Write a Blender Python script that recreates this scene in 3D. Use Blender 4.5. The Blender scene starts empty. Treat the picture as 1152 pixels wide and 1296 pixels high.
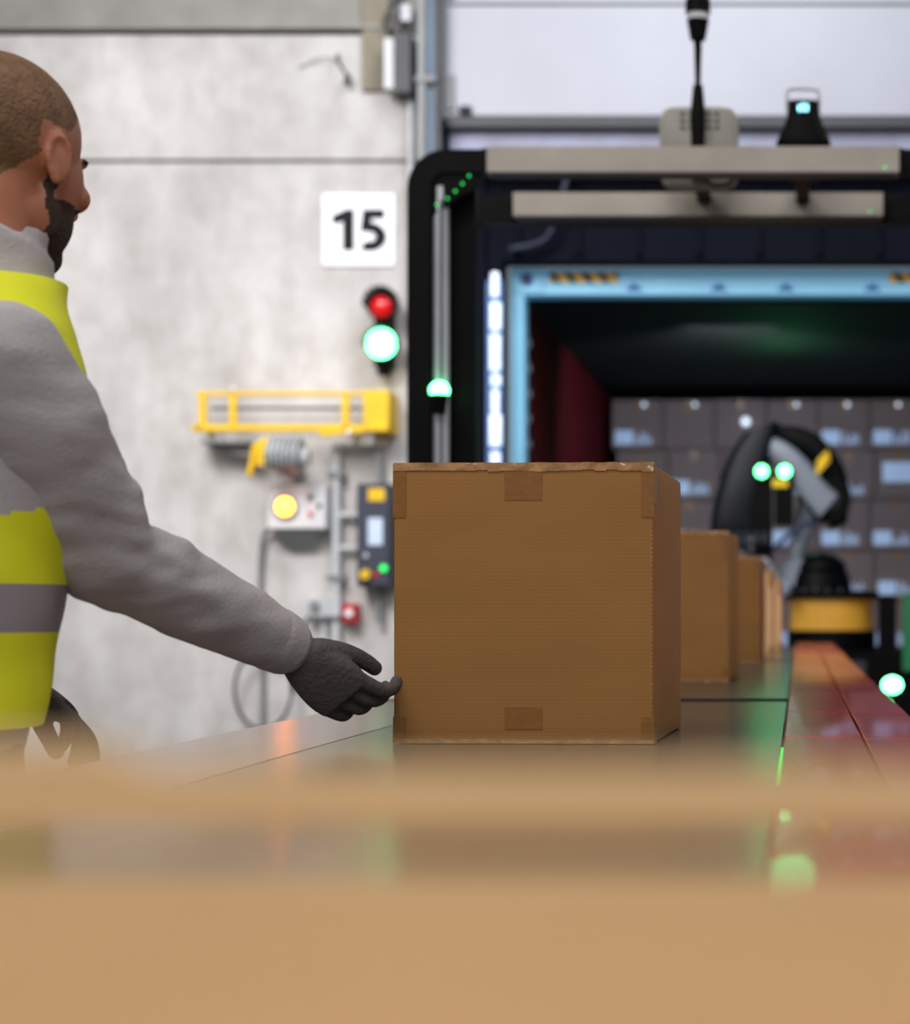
import bpy, math, random
from mathutils import Vector, Matrix, noise
random.seed(7)
sc = bpy.context.scene
sc.view_settings.view_transform = 'Standard'

def lin(c):
    out=[]
    for v in c[:3]:
        v=v/255.0
        out.append(v/12.92 if v<=0.04045 else ((v+0.055)/1.055)**2.4)
    return (out[0],out[1],out[2],1.0)

def mat(name, col, rough=0.5, metal=0.0, emit=None, es=0.0, var=0.12, scale=6.0, stretch=(1,1,1), bump=0.0, bscale=40.0, coat=0.0, detail=4.0, spec=None):
    m=bpy.data.materials.new(name); m.use_nodes=True
    nt=m.node_tree; b=nt.nodes['Principled BSDF']
    tc=nt.nodes.new('ShaderNodeTexCoord'); mp=nt.nodes.new('ShaderNodeMapping')
    mp.inputs['Scale'].default_value=stretch
    nt.links.new(tc.outputs['Object'],mp.inputs['Vector'])
    nz=nt.nodes.new('ShaderNodeTexNoise'); nz.inputs['Scale'].default_value=scale; nz.inputs['Detail'].default_value=detail
    nt.links.new(mp.outputs[0],nz.inputs['Vector'])
    cr=nt.nodes.new('ShaderNodeValToRGB')
    c=lin(col)
    cr.color_ramp.elements[0].position=0.3; cr.color_ramp.elements[1].position=0.7
    cr.color_ramp.elements[0].color=tuple(x*(1-var) for x in c[:3])+(1,)
    cr.color_ramp.elements[1].color=tuple(min(1,x*(1+var)) for x in c[:3])+(1,)
    nt.links.new(nz.outputs['Fac'],cr.inputs['Fac'])
    nt.links.new(cr.outputs['Color'],b.inputs['Base Color'])
    b.inputs['Roughness'].default_value=rough; b.inputs['Metallic'].default_value=metal
    if spec is not None: b.inputs['Specular IOR Level'].default_value=spec
    if coat: b.inputs['Coat Weight'].default_value=coat
    if emit is not None:
        b.inputs['Emission Color'].default_value=lin(emit); b.inputs['Emission Strength'].default_value=es
    if bump>0:
        n2=nt.nodes.new('ShaderNodeTexNoise'); n2.inputs['Scale'].default_value=bscale
        nt.links.new(mp.outputs[0],n2.inputs['Vector'])
        bp=nt.nodes.new('ShaderNodeBump'); bp.inputs['Strength'].default_value=bump; bp.inputs['Distance'].default_value=0.01
        nt.links.new(n2.outputs['Fac'],bp.inputs['Height']); nt.links.new(bp.outputs[0],b.inputs['Normal'])
    return m

def concrete(name,col):
    m=mat(name,col,rough=0.85,var=0.15,scale=1.0,stretch=(1.3,1,0.8),bump=0.15,bscale=30,detail=9)
    nt=m.node_tree; b=nt.nodes['Principled BSDF']
    tc=nt.nodes.new('ShaderNodeTexCoord'); mp=nt.nodes.new('ShaderNodeMapping'); mp.inputs['Scale'].default_value=(2.2,1,0.7)
    nt.links.new(tc.outputs['Object'],mp.inputs[0])
    n2=nt.nodes.new('ShaderNodeTexNoise'); n2.inputs['Scale'].default_value=1.6; n2.inputs['Detail'].default_value=8; n2.inputs['Roughness'].default_value=0.6
    nt.links.new(mp.outputs[0],n2.inputs['Vector'])
    n3=nt.nodes.new('ShaderNodeTexNoise'); n3.inputs['Scale'].default_value=9; n3.inputs['Detail'].default_value=6
    nt.links.new(tc.outputs['Object'],n3.inputs['Vector'])
    def ramp(src,p0,c0,p1):
        r=nt.nodes.new('ShaderNodeValToRGB'); r.color_ramp.elements[0].position=p0; r.color_ramp.elements[1].position=p1
        r.color_ramp.elements[0].color=(c0,c0*0.985,c0*0.97,1); r.color_ramp.elements[1].color=(1,1,1,1)
        nt.links.new(src,r.inputs[0]); return r
    r1=ramp(n2.outputs['Fac'],0.34,0.78,0.60); r2=ramp(n3.outputs['Fac'],0.35,0.88,0.6)
    mx=nt.nodes.new('ShaderNodeMix'); mx.data_type='RGBA'; mx.blend_type='MULTIPLY'; mx.inputs[0].default_value=1
    mx2=nt.nodes.new('ShaderNodeMix'); mx2.data_type='RGBA'; mx2.blend_type='MULTIPLY'; mx2.inputs[0].default_value=1
    src=b.inputs['Base Color'].links[0].from_socket
    nt.links.new(src,mx.inputs[6]); nt.links.new(r1.outputs[0],mx.inputs[7])
    nt.links.new(mx.outputs[2],mx2.inputs[6]); nt.links.new(r2.outputs[0],mx2.inputs[7])
    nt.links.new(mx2.outputs[2],b.inputs['Base Color'])
    return m

def cardboard(name,col,rough=0.7):
    m=mat(name,col,rough=rough,var=0.06,scale=5,stretch=(1,1,3),spec=0.3)
    nt=m.node_tree; b=nt.nodes['Principled BSDF']
    tc=nt.nodes.new('ShaderNodeTexCoord')
    w=nt.nodes.new('ShaderNodeTexWave'); w.bands_direction='Z'; w.inputs['Scale'].default_value=70; w.inputs['Distortion'].default_value=1.2; w.inputs['Detail'].default_value=2
    nt.links.new(tc.outputs['Object'],w.inputs['Vector'])
    bp=nt.nodes.new('ShaderNodeBump'); bp.inputs['Strength'].default_value=0.06; bp.inputs['Distance'].default_value=0.001
    nt.links.new(w.outputs['Fac'],bp.inputs['Height']); nt.links.new(bp.outputs[0],b.inputs['Normal'])
    return m

# ---------------- mesh builder ----------------
class MB:
    def __init__(s): s.v=[]; s.f=[]; s.m=[]; s.mats=[]
    def mi(s,m):
        if m not in s.mats: s.mats.append(m)
        return s.mats.index(m)
    def add(s,vs,fs,m):
        o=len(s.v); k=s.mi(m)
        s.v+= [tuple(v) for v in vs]
        for f in fs: s.f.append([i+o for i in f]); s.m.append(k)
    def box(s,x0,x1,y0,y1,z0,z1,m,M=None):
        vs=[Vector(p) for p in ((x0,y0,z0),(x1,y0,z0),(x1,y1,z0),(x0,y1,z0),(x0,y0,z1),(x1,y0,z1),(x1,y1,z1),(x0,y1,z1))]
        if M: vs=[M@v for v in vs]
        s.add(vs,[(0,3,2,1),(4,5,6,7),(0,1,5,4),(1,2,6,5),(2,3,7,6),(3,0,4,7)],m)
    def prism(s,pts,y0,y1,m):
        n=len(pts); vs=[(x,y0,z) for x,z in pts]+[(x,y1,z) for x,z in pts]
        s.add(vs,[tuple(range(n)),tuple(reversed(range(n,2*n)))]+[(i,n+i,n+(i+1)%n,(i+1)%n) for i in range(n)],m)
    def cyl(s,p0,p1,r0,r1,m,n=24):
        p0=Vector(p0);p1=Vector(p1);d=(p1-p0).normalized()
        a=d.orthogonal().normalized(); b=d.cross(a)
        vs=[]
        for p,r in ((p0,r0),(p1,r1)):
            for i in range(n):
                t=2*math.pi*i/n; vs.append(p+a*(r*math.cos(t))+b*(r*math.sin(t)))
        fs=[(i,(i+1)%n,n+(i+1)%n,n+i) for i in range(n)]
        fs+=[tuple(reversed(range(n))),tuple(range(n,2*n))]
        s.add(vs,fs,m)
    def ell(s,c,r,m,M=None,nu=28,nv=16):
        c=Vector(c); vs=[];fs=[]
        for j in range(1,nv):
            ph=math.pi*j/nv
            for i in range(nu):
                t=2*math.pi*i/nu
                vs.append(c+Vector((r[0]*math.sin(ph)*math.cos(t),r[1]*math.sin(ph)*math.sin(t),r[2]*math.cos(ph))))
        top=len(vs); vs.append(c+Vector((0,0,r[2]))); bot=len(vs); vs.append(c-Vector((0,0,r[2])))
        for j in range(nv-2):
            for i in range(nu):
                fs.append((j*nu+i,(j+1)*nu+i,(j+1)*nu+(i+1)%nu,j*nu+(i+1)%nu))
        for i in range(nu):
            fs.append((top,i,(i+1)%nu)); fs.append((bot,(nv-2)*nu+(i+1)%nu,(nv-2)*nu+i))
        if M: vs=[M@v for v in vs]
        s.add(vs,fs,m)
    def loft(s,rings,m,n=24,sub=4,sq=2.0,M=None,mats=None,caps=True):
        R=[tuple(Vector(q) for q in r) for r in rings]
        out=[]
        K=len(R)
        def cr(p0,p1,p2,p3,t):
            return 0.5*((2*p1)+(-p0+p2)*t+(2*p0-5*p1+4*p2-p3)*t*t+(-p0+3*p1-3*p2+p3)*t**3)
        for k in range(K-1):
            for q in range(sub):
                t=q/sub
                out.append(tuple(cr(R[max(k-1,0)][c],R[k][c],R[k+1][c],R[min(k+2,K-1)][c],t) for c in range(3)))
        out.append(R[-1])
        vs=[]
        for c,a,b in out:
            for i in range(n):
                t=2*math.pi*i/n; ct=math.cos(t); st=math.sin(t)
                x=math.copysign(abs(ct)**(2/sq),ct); y=math.copysign(abs(st)**(2/sq),st)
                vs.append(c+a*x+b*y)
        if M: vs=[M@v for v in vs]
        L=len(out)
        base=len(s.v); s.v+=[tuple(v) for v in vs]
        for j in range(L-1):
            for i in range(n):
                mm=m if mats is None else mats(j/(L-1),(i+0.5)/n)
                s.f.append([base+j*n+i,base+j*n+(i+1)%n,base+(j+1)*n+(i+1)%n,base+(j+1)*n+i]); s.m.append(s.mi(mm))
        if caps:
            s.f.append([base+i for i in reversed(range(n))]); s.m.append(s.mi(m))
            s.f.append([base+(L-1)*n+i for i in range(n)]); s.m.append(s.mi(m))
    def limb(s,pts,m,n=20,sub=5,M=None):
        P=[Vector(p[0]) for p in pts]; rad=[p[1] for p in pts]; rings=[]
        prev=None
        for i,p in enumerate(P):
            d=(P[min(i+1,len(P)-1)]-P[max(i-1,0)]).normalized()
            if prev is None: a=d.orthogonal().normalized()
            else: a=(prev-d*prev.dot(d)).normalized()
            prev=a; b=d.cross(a)
            rings.append((p,a*rad[i],b*rad[i]))
        d0=(P[1]-P[0]).normalized(); d1=(P[-1]-P[-2]).normalized()
        rings.insert(0,(P[0]-d0*rad[0]*0.6,rings[0][1]*0.6,rings[0][2]*0.6))
        rings.append((P[-1]+d1*rad[-1]*0.6,rings[-1][1]*0.6,rings[-1][2]*0.6))
        s.loft(rings,m,n=n,sub=sub,M=M)
    def tube(s,pts,r,m,n=12,sub=6):
        s.limb([(p,r) for p in pts],m,n=n,sub=sub)
    def xform(s,M): s.v=[tuple(M@Vector(v)) for v in s.v]
    def mesh(s,name):
        me=bpy.data.meshes.new(name); me.from_pydata(s.v,[],s.f)
        for mm in s.mats: me.materials.append(mm)
        me.polygons.foreach_set('material_index',s.m); me.update()
        return me
    def build(s,name,bevel=0.0,smooth=True,parent=None,angle=35):
        me=s.mesh(name)
        if smooth:
            me.shade_smooth()
            me.set_sharp_from_angle(angle=math.radians(angle))
        ob=bpy.data.objects.new(name,me); sc.collection.objects.link(ob)
        if bevel>0:
            bv=ob.modifiers.new('bevel','BEVEL'); bv.width=bevel; bv.segments=2; bv.limit_method='ANGLE'; bv.angle_limit=math.radians(40)
        if parent: ob.parent=parent
        return ob

def empty(name,loc=(0,0,0)):
    e=bpy.data.objects.new(name,None); sc.collection.objects.link(e); e.location=loc; e.empty_display_size=0.1
    return e

def remeshed(mb,name,voxel,mats,parent=None,smooth_it=6,fn=None,selector=None):
    me=mb.mesh(name+'_src'); ob=bpy.data.objects.new(name+'_src',me); sc.collection.objects.link(ob)
    r=ob.modifiers.new('r','REMESH'); r.mode='VOXEL'; r.voxel_size=voxel
    sm=ob.modifiers.new('s','SMOOTH'); sm.iterations=smooth_it; sm.factor=0.5
    dg=bpy.context.evaluated_depsgraph_get(); dg.update()
    ev=ob.evaluated_get(dg); nm=bpy.data.meshes.new_from_object(ev)
    bpy.data.objects.remove(ob); nm.name=name
    nm.materials.clear()
    for mm in mats: nm.materials.append(mm)
    if fn:
        nm.update()
        nor=[v.normal.copy() for v in nm.vertices]
        for v,nn in zip(nm.vertices,nor): v.co=fn(v.co.copy(),nn)
    for p in nm.polygons:
        p.use_smooth=True
        p.material_index=selector(p.center) if selector else 0
    nm.update()
    o=bpy.data.objects.new(name,nm); sc.collection.objects.link(o)
    if parent: o.parent=parent
    return o

# ---------------- materials ----------------
M_conc=concrete('concrete_panel',(210,207,206))
M_seam=mat('joint_dark',(60,56,52),rough=0.9)
M_beam=mat('beam_grey',(140,138,132),rough=0.6)
M_floor=mat('floor_concrete',(105,105,102),rough=0.55,var=0.15,scale=2)
M_ceil=mat('ceiling_paint',(140,140,140),rough=0.9)
M_door=mat('door_panel_white',(172,174,184),rough=0.5,var=0.05,scale=2)
M_black=mat('black_powdercoat',(4,4,5),rough=0.5,spec=0.1)
M_blackm=mat('black_rubber',(12,13,17),rough=0.9,spec=0.2)
M_navy=mat('curtain_navy',(10,13,26),rough=0.9,var=0.2,scale=1.5,spec=0.15)
M_alu=mat('anodised_aluminium',(158,150,140),rough=0.42,metal=0.2)
M_steel=mat('brushed_steel',(170,172,178),rough=0.3,metal=0.7)
M_silver=mat('satin_silver_tube',(200,202,210),rough=0.4,metal=0.2)
M_grey=mat('grey_plastic',(130,132,134),rough=0.5)
M_dgrey=mat('dark_grey_plastic',(46,48,54),rough=0.5)
M_lgrey=mat('light_grey_plastic',(196,198,202),rough=0.45)
M_beige=mat('beige_housing',(150,146,136),rough=0.5)
M_yel=mat('yellow_paint',(250,200,16),rough=0.45)
M_oran=mat('orange_band',(216,160,56),rough=0.4,emit=(226,150,40),es=0.05)
M_blue=mat('container_blue',(150,218,252),rough=0.45,var=0.05,emit=(110,190,240),es=0.14)  # slight emission added to brighten the painted frame, which is no lamp
M_blued=mat('container_blue_dark',(50,100,190),rough=0.5)
M_cred=mat('container_red_inside',(72,8,16),rough=0.7,spec=0.1)
M_cdark=mat('container_ceiling',(30,30,30),rough=0.8,spec=0.1)
M_wood=mat('container_plywood',(60,45,32),rough=0.7)
M_belt=mat('conveyor_belt',(60,63,60),rough=0.2,var=0.12,scale=9,bump=0.06,bscale=90)
M_deck=mat('steel_deck',(166,144,143),rough=0.2,metal=0.6,var=0.1)
M_red=mat('red_cover_plate',(180,34,44),rough=0.22,var=0.35,scale=18,coat=0.5,bump=0.12,bscale=60)  # red glow on the side deck, put into the plate colour
M_redo=mat('orange_cover_plate',(226,104,86),rough=0.25,var=0.15,scale=10,coat=0.4)
M_frame=mat('conveyor_frame',(60,64,68),rough=0.4,metal=0.4)
M_gem=mat('green_lamp',(160,255,200),rough=0.3,emit=(90,255,150),es=9)
M_gsoft=mat('green_led_glint',(60,255,120),rough=0.3,emit=(20,230,90),es=1.4)
M_rem=mat('red_lamp',(190,14,20),rough=0.15,emit=(220,20,24),es=0.3)
M_orl=mat('amber_lamp',(255,170,50),rough=0.3,emit=(255,140,36),es=16)
M_cyan=mat('cyan_display',(150,240,255),rough=0.3,emit=(140,235,255),es=3)
M_daylight=mat('daylight_leak',(230,240,255),rough=0.4,emit=(185,212,255),es=1.2,var=0.3)  # emission stands for daylight leaking through the seal gaps
M_box=cardboard('kraft_cardboard',(158,111,59))
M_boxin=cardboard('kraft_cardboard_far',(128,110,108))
M_boxs=cardboard('kraft_cardboard_pale',(205,165,120))
M_tape=mat('kraft_tape',(142,94,42),rough=0.35,var=0.08,scale=30,bump=0.1,bscale=60)
M_tapeclr=mat('clear_tape_edge',(176,130,80),rough=0.15,var=0.25,scale=50,coat=0.8,bump=0.6,bscale=45)
M_label=mat('paper_label',(176,190,214),rough=0.6,emit=(150,180,225),es=0.36)  # emission added so the paper labels look lit
M_white=mat('sign_white',(250,250,255),rough=0.5,var=0.01)
M_ink=mat('sign_ink',(18,14,16),rough=0.6,spec=0.2)
M_skin=mat('skin',(176,112,84),rough=0.5,var=0.08,scale=20)
M_hair=mat('hair_brown',(116,84,58),rough=0.8,var=0.25,scale=60,bump=0.4,bscale=220)
M_beard=mat('beard_dark',(62,44,36),rough=0.9,var=0.3,scale=80,bump=0.6,bscale=260)
M_sweat=mat('grey_sweatshirt',(178,171,173),rough=0.95,var=0.06,scale=8,bump=0.15,bscale=200)
M_vest=mat('hi_vis_yellow',(214,214,20),rough=0.7,var=0.06,scale=12,emit=(206,214,24),es=0.05)
M_refl=mat('reflective_band',(150,142,146),rough=0.35,var=0.05)
M_trous=mat('work_trousers',(30,30,36),rough=0.9)
M_boot=mat('boot_leather',(26,24,22),rough=0.6)
M_glove=mat('work_glove',(88,80,80),rough=0.85,var=0.15,scale=40,bump=0.3,bscale=180)
M_eye=mat('eye_white',(220,215,210),rough=0.2); M_iris=mat('iris',(50,36,26),rough=0.2)

def hazard():
    m=bpy.data.materials.new('hazard_stripes'); m.use_nodes=True; nt=m.node_tree; b=nt.nodes['Principled BSDF']
    tc=nt.nodes.new('ShaderNodeTexCoord'); mp=nt.nodes.new('ShaderNodeMapping'); mp.inputs['Rotation'].default_value=(0,math.radians(35),0)
    w=nt.nodes.new('ShaderNodeTexWave'); w.bands_direction='X'; w.inputs['Scale'].default_value=4.6
    r=nt.nodes.new('ShaderNodeValToRGB'); r.color_ramp.interpolation='CONSTANT'
    r.color_ramp.elements[0].color=lin((20,20,24)); r.color_ramp.elements[1].position=0.45; r.color_ramp.elements[1].color=lin((255,200,60))
    nt.links.new(tc.outputs['Object'],mp.inputs[0]); nt.links.new(mp.outputs[0],w.inputs[0]); nt.links.new(w.outputs['Fac'],r.inputs[0]); nt.links.new(r.outputs[0],b.inputs['Base Color'])
    return m
M_haz=hazard()

# ================= ROOM =================
YW=9.6
b=MB()
b.box(-5.2,-1.78,YW,YW+0.2,0,3.335,M_conc)
b.box(-5.2,-1.78,YW,YW+0.2,3.352,3.955,M_conc)
b.box(-5.2,-1.78,YW+0.03,YW+0.2,3.33,3.36,M_seam)
b.box(-5.2,-1.78,YW,YW+0.2,3.975,6.0,M_beam)
b.box(-5.2,-1.78,YW+0.03,YW+0.2,3.95,3.98,M_seam)
b.box(1.3,5.2,YW,YW+0.2,0,6.0,M_conc)
b.build('wall_back',smooth=False)
b=MB(); b.box(-5.4,-5.2,-3.5,YW+0.2,0,6,M_conc); b.build('wall_left',smooth=False)
b=MB(); b.box(5.2,5.4,-3.5,YW+0.2,0,6,M_conc); b.build('wall_right',smooth=False)
b=MB(); b.box(-5.4,5.4,-3.5,YW+0.2,-0.15,0,M_floor); b.build('floor',smooth=False)
b=MB(); b.box(-5.4,5.4,-3.5,YW+0.2,6.0,6.15,M_ceil); b.build('ceiling',smooth=False)
b=MB(); b.box(-5.2,-1.98,YW-0.04,YW,3.975,4.0,M_beam); b.box(-5.2,-1.98,YW-0.05,YW,4.2,4.26,M_beam); b.build('trim_1',bevel=0.004)
b=MB(); b.box(-2.12,-1.99,YW-0.03,YW,3.68,6.0,mat('pilaster_beige',(136,128,112),rough=0.8)); b.build('trim_2',bevel=0.004)

b=MB()
zz=[3.57,4.12,4.7,5.3,5.98]
for i in range(4): b.box(-1.72,1.29,YW+0.05,YW+0.11,zz[i]+0.006,zz[i+1]-0.006,M_door)
b.box(-1.72,1.29,YW+0.06,YW+0.10,3.57,5.98,M_seam)
b.box(-1.72,1.29,YW+0.03,YW+0.12,3.515,3.57,M_dgrey)
for i in range(4): b.box(-1.72,-1.68,YW+0.03,YW+0.05,zz[i]+0.03,zz[i]+0.20,M_grey)
b.cyl((-1.66,YW+0.03,3.60),(-1.60,YW+0.03,3.60),0.02,0.02,M_dgrey)
b.build('overhead_door',bevel=0.003)
b=MB(); b.box(-1.72,1.3,YW+0.10,YW+0.19,3.385,3.515,mat('lintel_lavender',(150,152,176),rough=0.6)); b.box(-1.72,1.3,YW+0.08,YW+0.19,3.34,3.385,M_dgrey); b.build('trim_3',bevel=0.004)
b=MB()
b.box(-1.80,-1.765,YW-0.06,YW,0,6,mat('track_blue_grey',(92,112,132),rough=0.5,metal=0.2))
b.box(-1.84,-1.80,YW-0.10,YW,0,6,M_grey); b.box(-1.765,-1.73,YW-0.08,YW-0.001,0,6,M_dgrey)
for k in range(8): b.box(-1.85,-1.75,YW-0.11,YW-0.10,0.2+0.7*k,0.23+0.7*k,M_grey)
b.build('door_track',bevel=0.003)

# dock shelter
b=MB()
b.box(-1.78,-1.56,YW+0.2,YW+0.42,0,3.6,M_navy)
b.box(-1.56,-1.48,YW+0.24,YW+0.42,0,3.6,M_navy)
b.box(-1.48,1.3,YW+0.25,YW+0.42,2.90,3.6,M_navy)
b.box(0.98,1.3,YW+0.2,YW+0.42,0,2.93,M_navy)
for k in range(9): b.cyl((-1.40+0.3*k,YW+0.24,2.93),(-1.40+0.3*k,YW+0.24,3.4),0.02,0.014,M_navy,n=10)
b.tube([(-1.42,YW+0.18,2.95),(-1.25,YW+0.16,3.0),(-1.17,YW+0.14,3.2),(-1.13,YW+0.14,3.4)],0.016,mat('strap_slate',(30,38,60)))
b.build('dock_shelter')
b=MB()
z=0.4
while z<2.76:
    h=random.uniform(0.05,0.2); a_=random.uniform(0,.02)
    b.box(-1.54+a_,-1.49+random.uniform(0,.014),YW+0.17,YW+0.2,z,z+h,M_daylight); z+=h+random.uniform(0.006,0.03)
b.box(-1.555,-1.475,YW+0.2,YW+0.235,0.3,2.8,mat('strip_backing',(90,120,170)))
b.build('daylight_leak_patches',bevel=0.008)  # glowing patches in place of daylight gaps, not a lamp fixture

# ================= CONTAINER =================
b=MB(); CY=10.04
x0,x1,zt=-1.47,0.96,2.898
b.box(x0,x1,CY,CY+0.12,2.765,zt,M_blue)
b.box(x0,x0+0.07,CY,CY+0.14,0.16,2.765,M_blue); b.box(x1-0.07,x1,CY,CY+0.14,0.16,2.765,M_blue)
b.box(x0,x1,CY,CY+0.14,0.02,0.16,M_blue)
for cx in (x0,x1-0.17):
    for cz in (0.02,zt-0.12):
        b.box(cx,cx+0.17,CY-0.012,CY+0.16,cz,cz+0.12,M_blue)
        b.cyl((cx+0.085,CY-0.02,cz+0.06),(cx+0.085,CY,cz+0.06),0.034,0.034,M_blued)
        b.cyl((cx+0.085,CY-0.024,cz+0.06),(cx+0.085,CY-0.01,cz+0.06),0.02,0.02,M_dgrey)
for cx in (-0.84,-0.41,-0.07,0.37):
    b.box(cx-0.04,cx+0.04,CY-0.012,CY,2.785,2.80,M_blued); b.cyl((cx-0.015,CY-0.012,2.805),(cx+0.015,CY-0.012,2.805),0.012,0.012,M_blued)
b.box(x0,x1,CY+0.02,16.6,zt-0.05,zt,M_blue)
b.box(x0+0.07,x1-0.07,CY+0.12,16.5,2.74,2.76,M_cdark)
b.box(x0,x1,CY+0.14,16.6,0.06,0.16,M_wood)
b.box(x0,x1,16.5,16.6,0.1,2.85,M_cred)
for side in (0,1):
    xo = x0+0.02 if side==0 else x1-0.02
    xi = x0+0.07 if side==0 else x1-0.07
    y=CY+0.14; prof=[]
    while y<16.5:
        prof+= [(xo,y),(xo,y+0.07),(xi,y+0.12),(xi,y+0.2)]; y+=0.25
    vs=[];fs=[]
    for (px_,py_) in prof: vs+=[(px_,py_,0.15),(px_,py_,2.76)]
    for i in range(len(prof)-1): fs.append((2*i,2*i+2,2*i+3,2*i+1))
    b.add(vs,fs,M_cred)
    b.box(min(xo,xo-0.01),max(xo,xo+0.01),CY+0.1,16.6,0.1,2.85,M_blue)
for k in range(5):
    b.box(x0+0.072,x0+0.080,CY+0.16,CY+0.19,2.0+0.13*k,2.04+0.13*k,M_lgrey)
cont=b.build('shipping_container',bevel=0.004)
b=MB()
for (hx0,hx1) in ((-1.27,-0.92),(0.455,0.80)):
    b.box(hx0,hx1,CY-0.008,CY-0.001,2.825,2.875,M_haz)
h=b.build('hazard_stripe_sticker',smooth=False); h.parent=cont

b=MB(); YB=14.0
M_dot=mat('white_dot',(230,240,255),emit=(220,235,255),es=1.2)  # small white dots with emission, just ahead of the box stack
rows=7; bw=0.355; bh=0.345
for r in range(rows):
    off=0.0 if r%2 else -0.035
    xx=-1.33+off+0.035
    while xx<0.80:
        x_e=min(xx+bw,0.875)
        zb=0.17+r*(bh+0.012); dy=random.uniform(0,0.05)
        b.box(xx,x_e,YB+dy,YB+dy+0.4,zb,zb+bh,M_boxin)
        b.box((xx+x_e)/2-0.02,(xx+x_e)/2+0.02,YB+dy-0.002,YB+dy,zb+bh-0.07,zb+bh,M_tape)
        if random.random()<0.95 and x_e-xx>0.3:
            if random.random()<0.10: b.box(xx+0.05,xx+0.27,YB+dy-0.004,YB+dy,zb+0.12,zb+0.26,M_label)
            else:
                b.box(xx+0.02,xx+0.15,YB+dy-0.004,YB+dy,zb+0.03,zb+0.13,M_label)
                for q in range(4): b.box(xx+0.17+q*0.03,xx+0.188+q*0.03,YB+dy-0.004,YB+dy,zb+0.03,zb+0.03+random.uniform(.04,.10),M_label)
        xx+=bw+0.012
for k in range(6): b.ell((-1.1+0.36*k,YB-0.02,2.62 if k!=2 else 2.5),(0.014 if k!=2 else 0.03,0.01,0.014 if k!=2 else 0.03),M_dot)
b.build('stacked_cardboard_boxes',bevel=0.006)

# ================= CONVEYOR =================
ZB=0.983
b=MB()
segs=[(-0.7,3.72),(3.80,6.9),(6.98,9.45)]
for (a,c) in segs:
    b.box(-0.60,-0.022,a+0.03,c-0.03,ZB-0.012,ZB,M_belt)
    for yy in (a+0.03,c-0.03): b.cyl((-0.60,yy,ZB-0.03),(-0.022,yy,ZB-0.03),0.03,0.03,M_black)
    b.box(-0.60,-0.022,a+0.03,c-0.03,ZB-0.06,ZB-0.05,M_belt)
    b.box(-0.80,-0.605,a,c,ZB-0.02,ZB-0.001,M_deck)
    b.box(-0.80,-0.77,a,c,ZB-0.16,ZB-0.02,M_frame); b.box(-0.62,-0.60,a,c,ZB-0.16,ZB-0.02,M_frame)
    b.box(-0.022,0.0,a,c,ZB-0.16,ZB-0.002,M_frame); b.box(0.14,0.165,a,c,ZB-0.16,ZB-0.004,M_frame)
    b.box(-0.022,0.165,a,c,ZB-0.03,ZB-0.004,M_frame)
    n=max(2,int((c-a)/1.4)+1)
    for k in range(n):
        yy=a+0.15+(c-a-0.3)*k/(n-1)
        for xx in (-0.76,0.11):
            b.box(xx,xx+0.045,yy,yy+0.045,0.02,ZB-0.02,M_frame); b.cyl((xx+0.022,yy+0.022,0),(xx+0.022,yy+0.022,0.03),0.045,0.03,M_black)
        b.box(-0.76,0.155,yy+0.005,yy+0.04,0.30,0.35,M_frame)
y=0.75; k=0
while y<9.3:
    L=1.65 if y<1 else (0.62 if y<4 else 0.5)
    mm=M_red if y<4.6 else M_redo
    half=0.075
    b.box(-0.018,half,y,y+L-0.008,ZB-0.002,ZB+0.016,mm); b.box(half+0.004,0.163,y,y+L-0.008,ZB-0.002,ZB+0.014,mm)
    y+=L; k+=1
for k in range(9): b.box(-0.0215,-0.0185,1.90+0.05*k,1.93+0.05*k,ZB+0.001,ZB+0.008,M_gsoft)  # glowing bars stand in for green reflections on the plate side
b.build('belt_conveyor',bevel=0.002)
yy,zz_=5.0,0.966
b=MB(); b.cyl((0.20,yy,zz_-0.10),(0.235,yy,zz_-0.03),0.012,0.02,M_black); b.ell((0.235,yy,zz_),(0.028,0.028,0.024),M_gem); b.box(0.165,0.22,yy-0.02,yy+0.02,zz_-0.13,zz_-0.08,M_dgrey); b.build('indicator_lamp')

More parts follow.
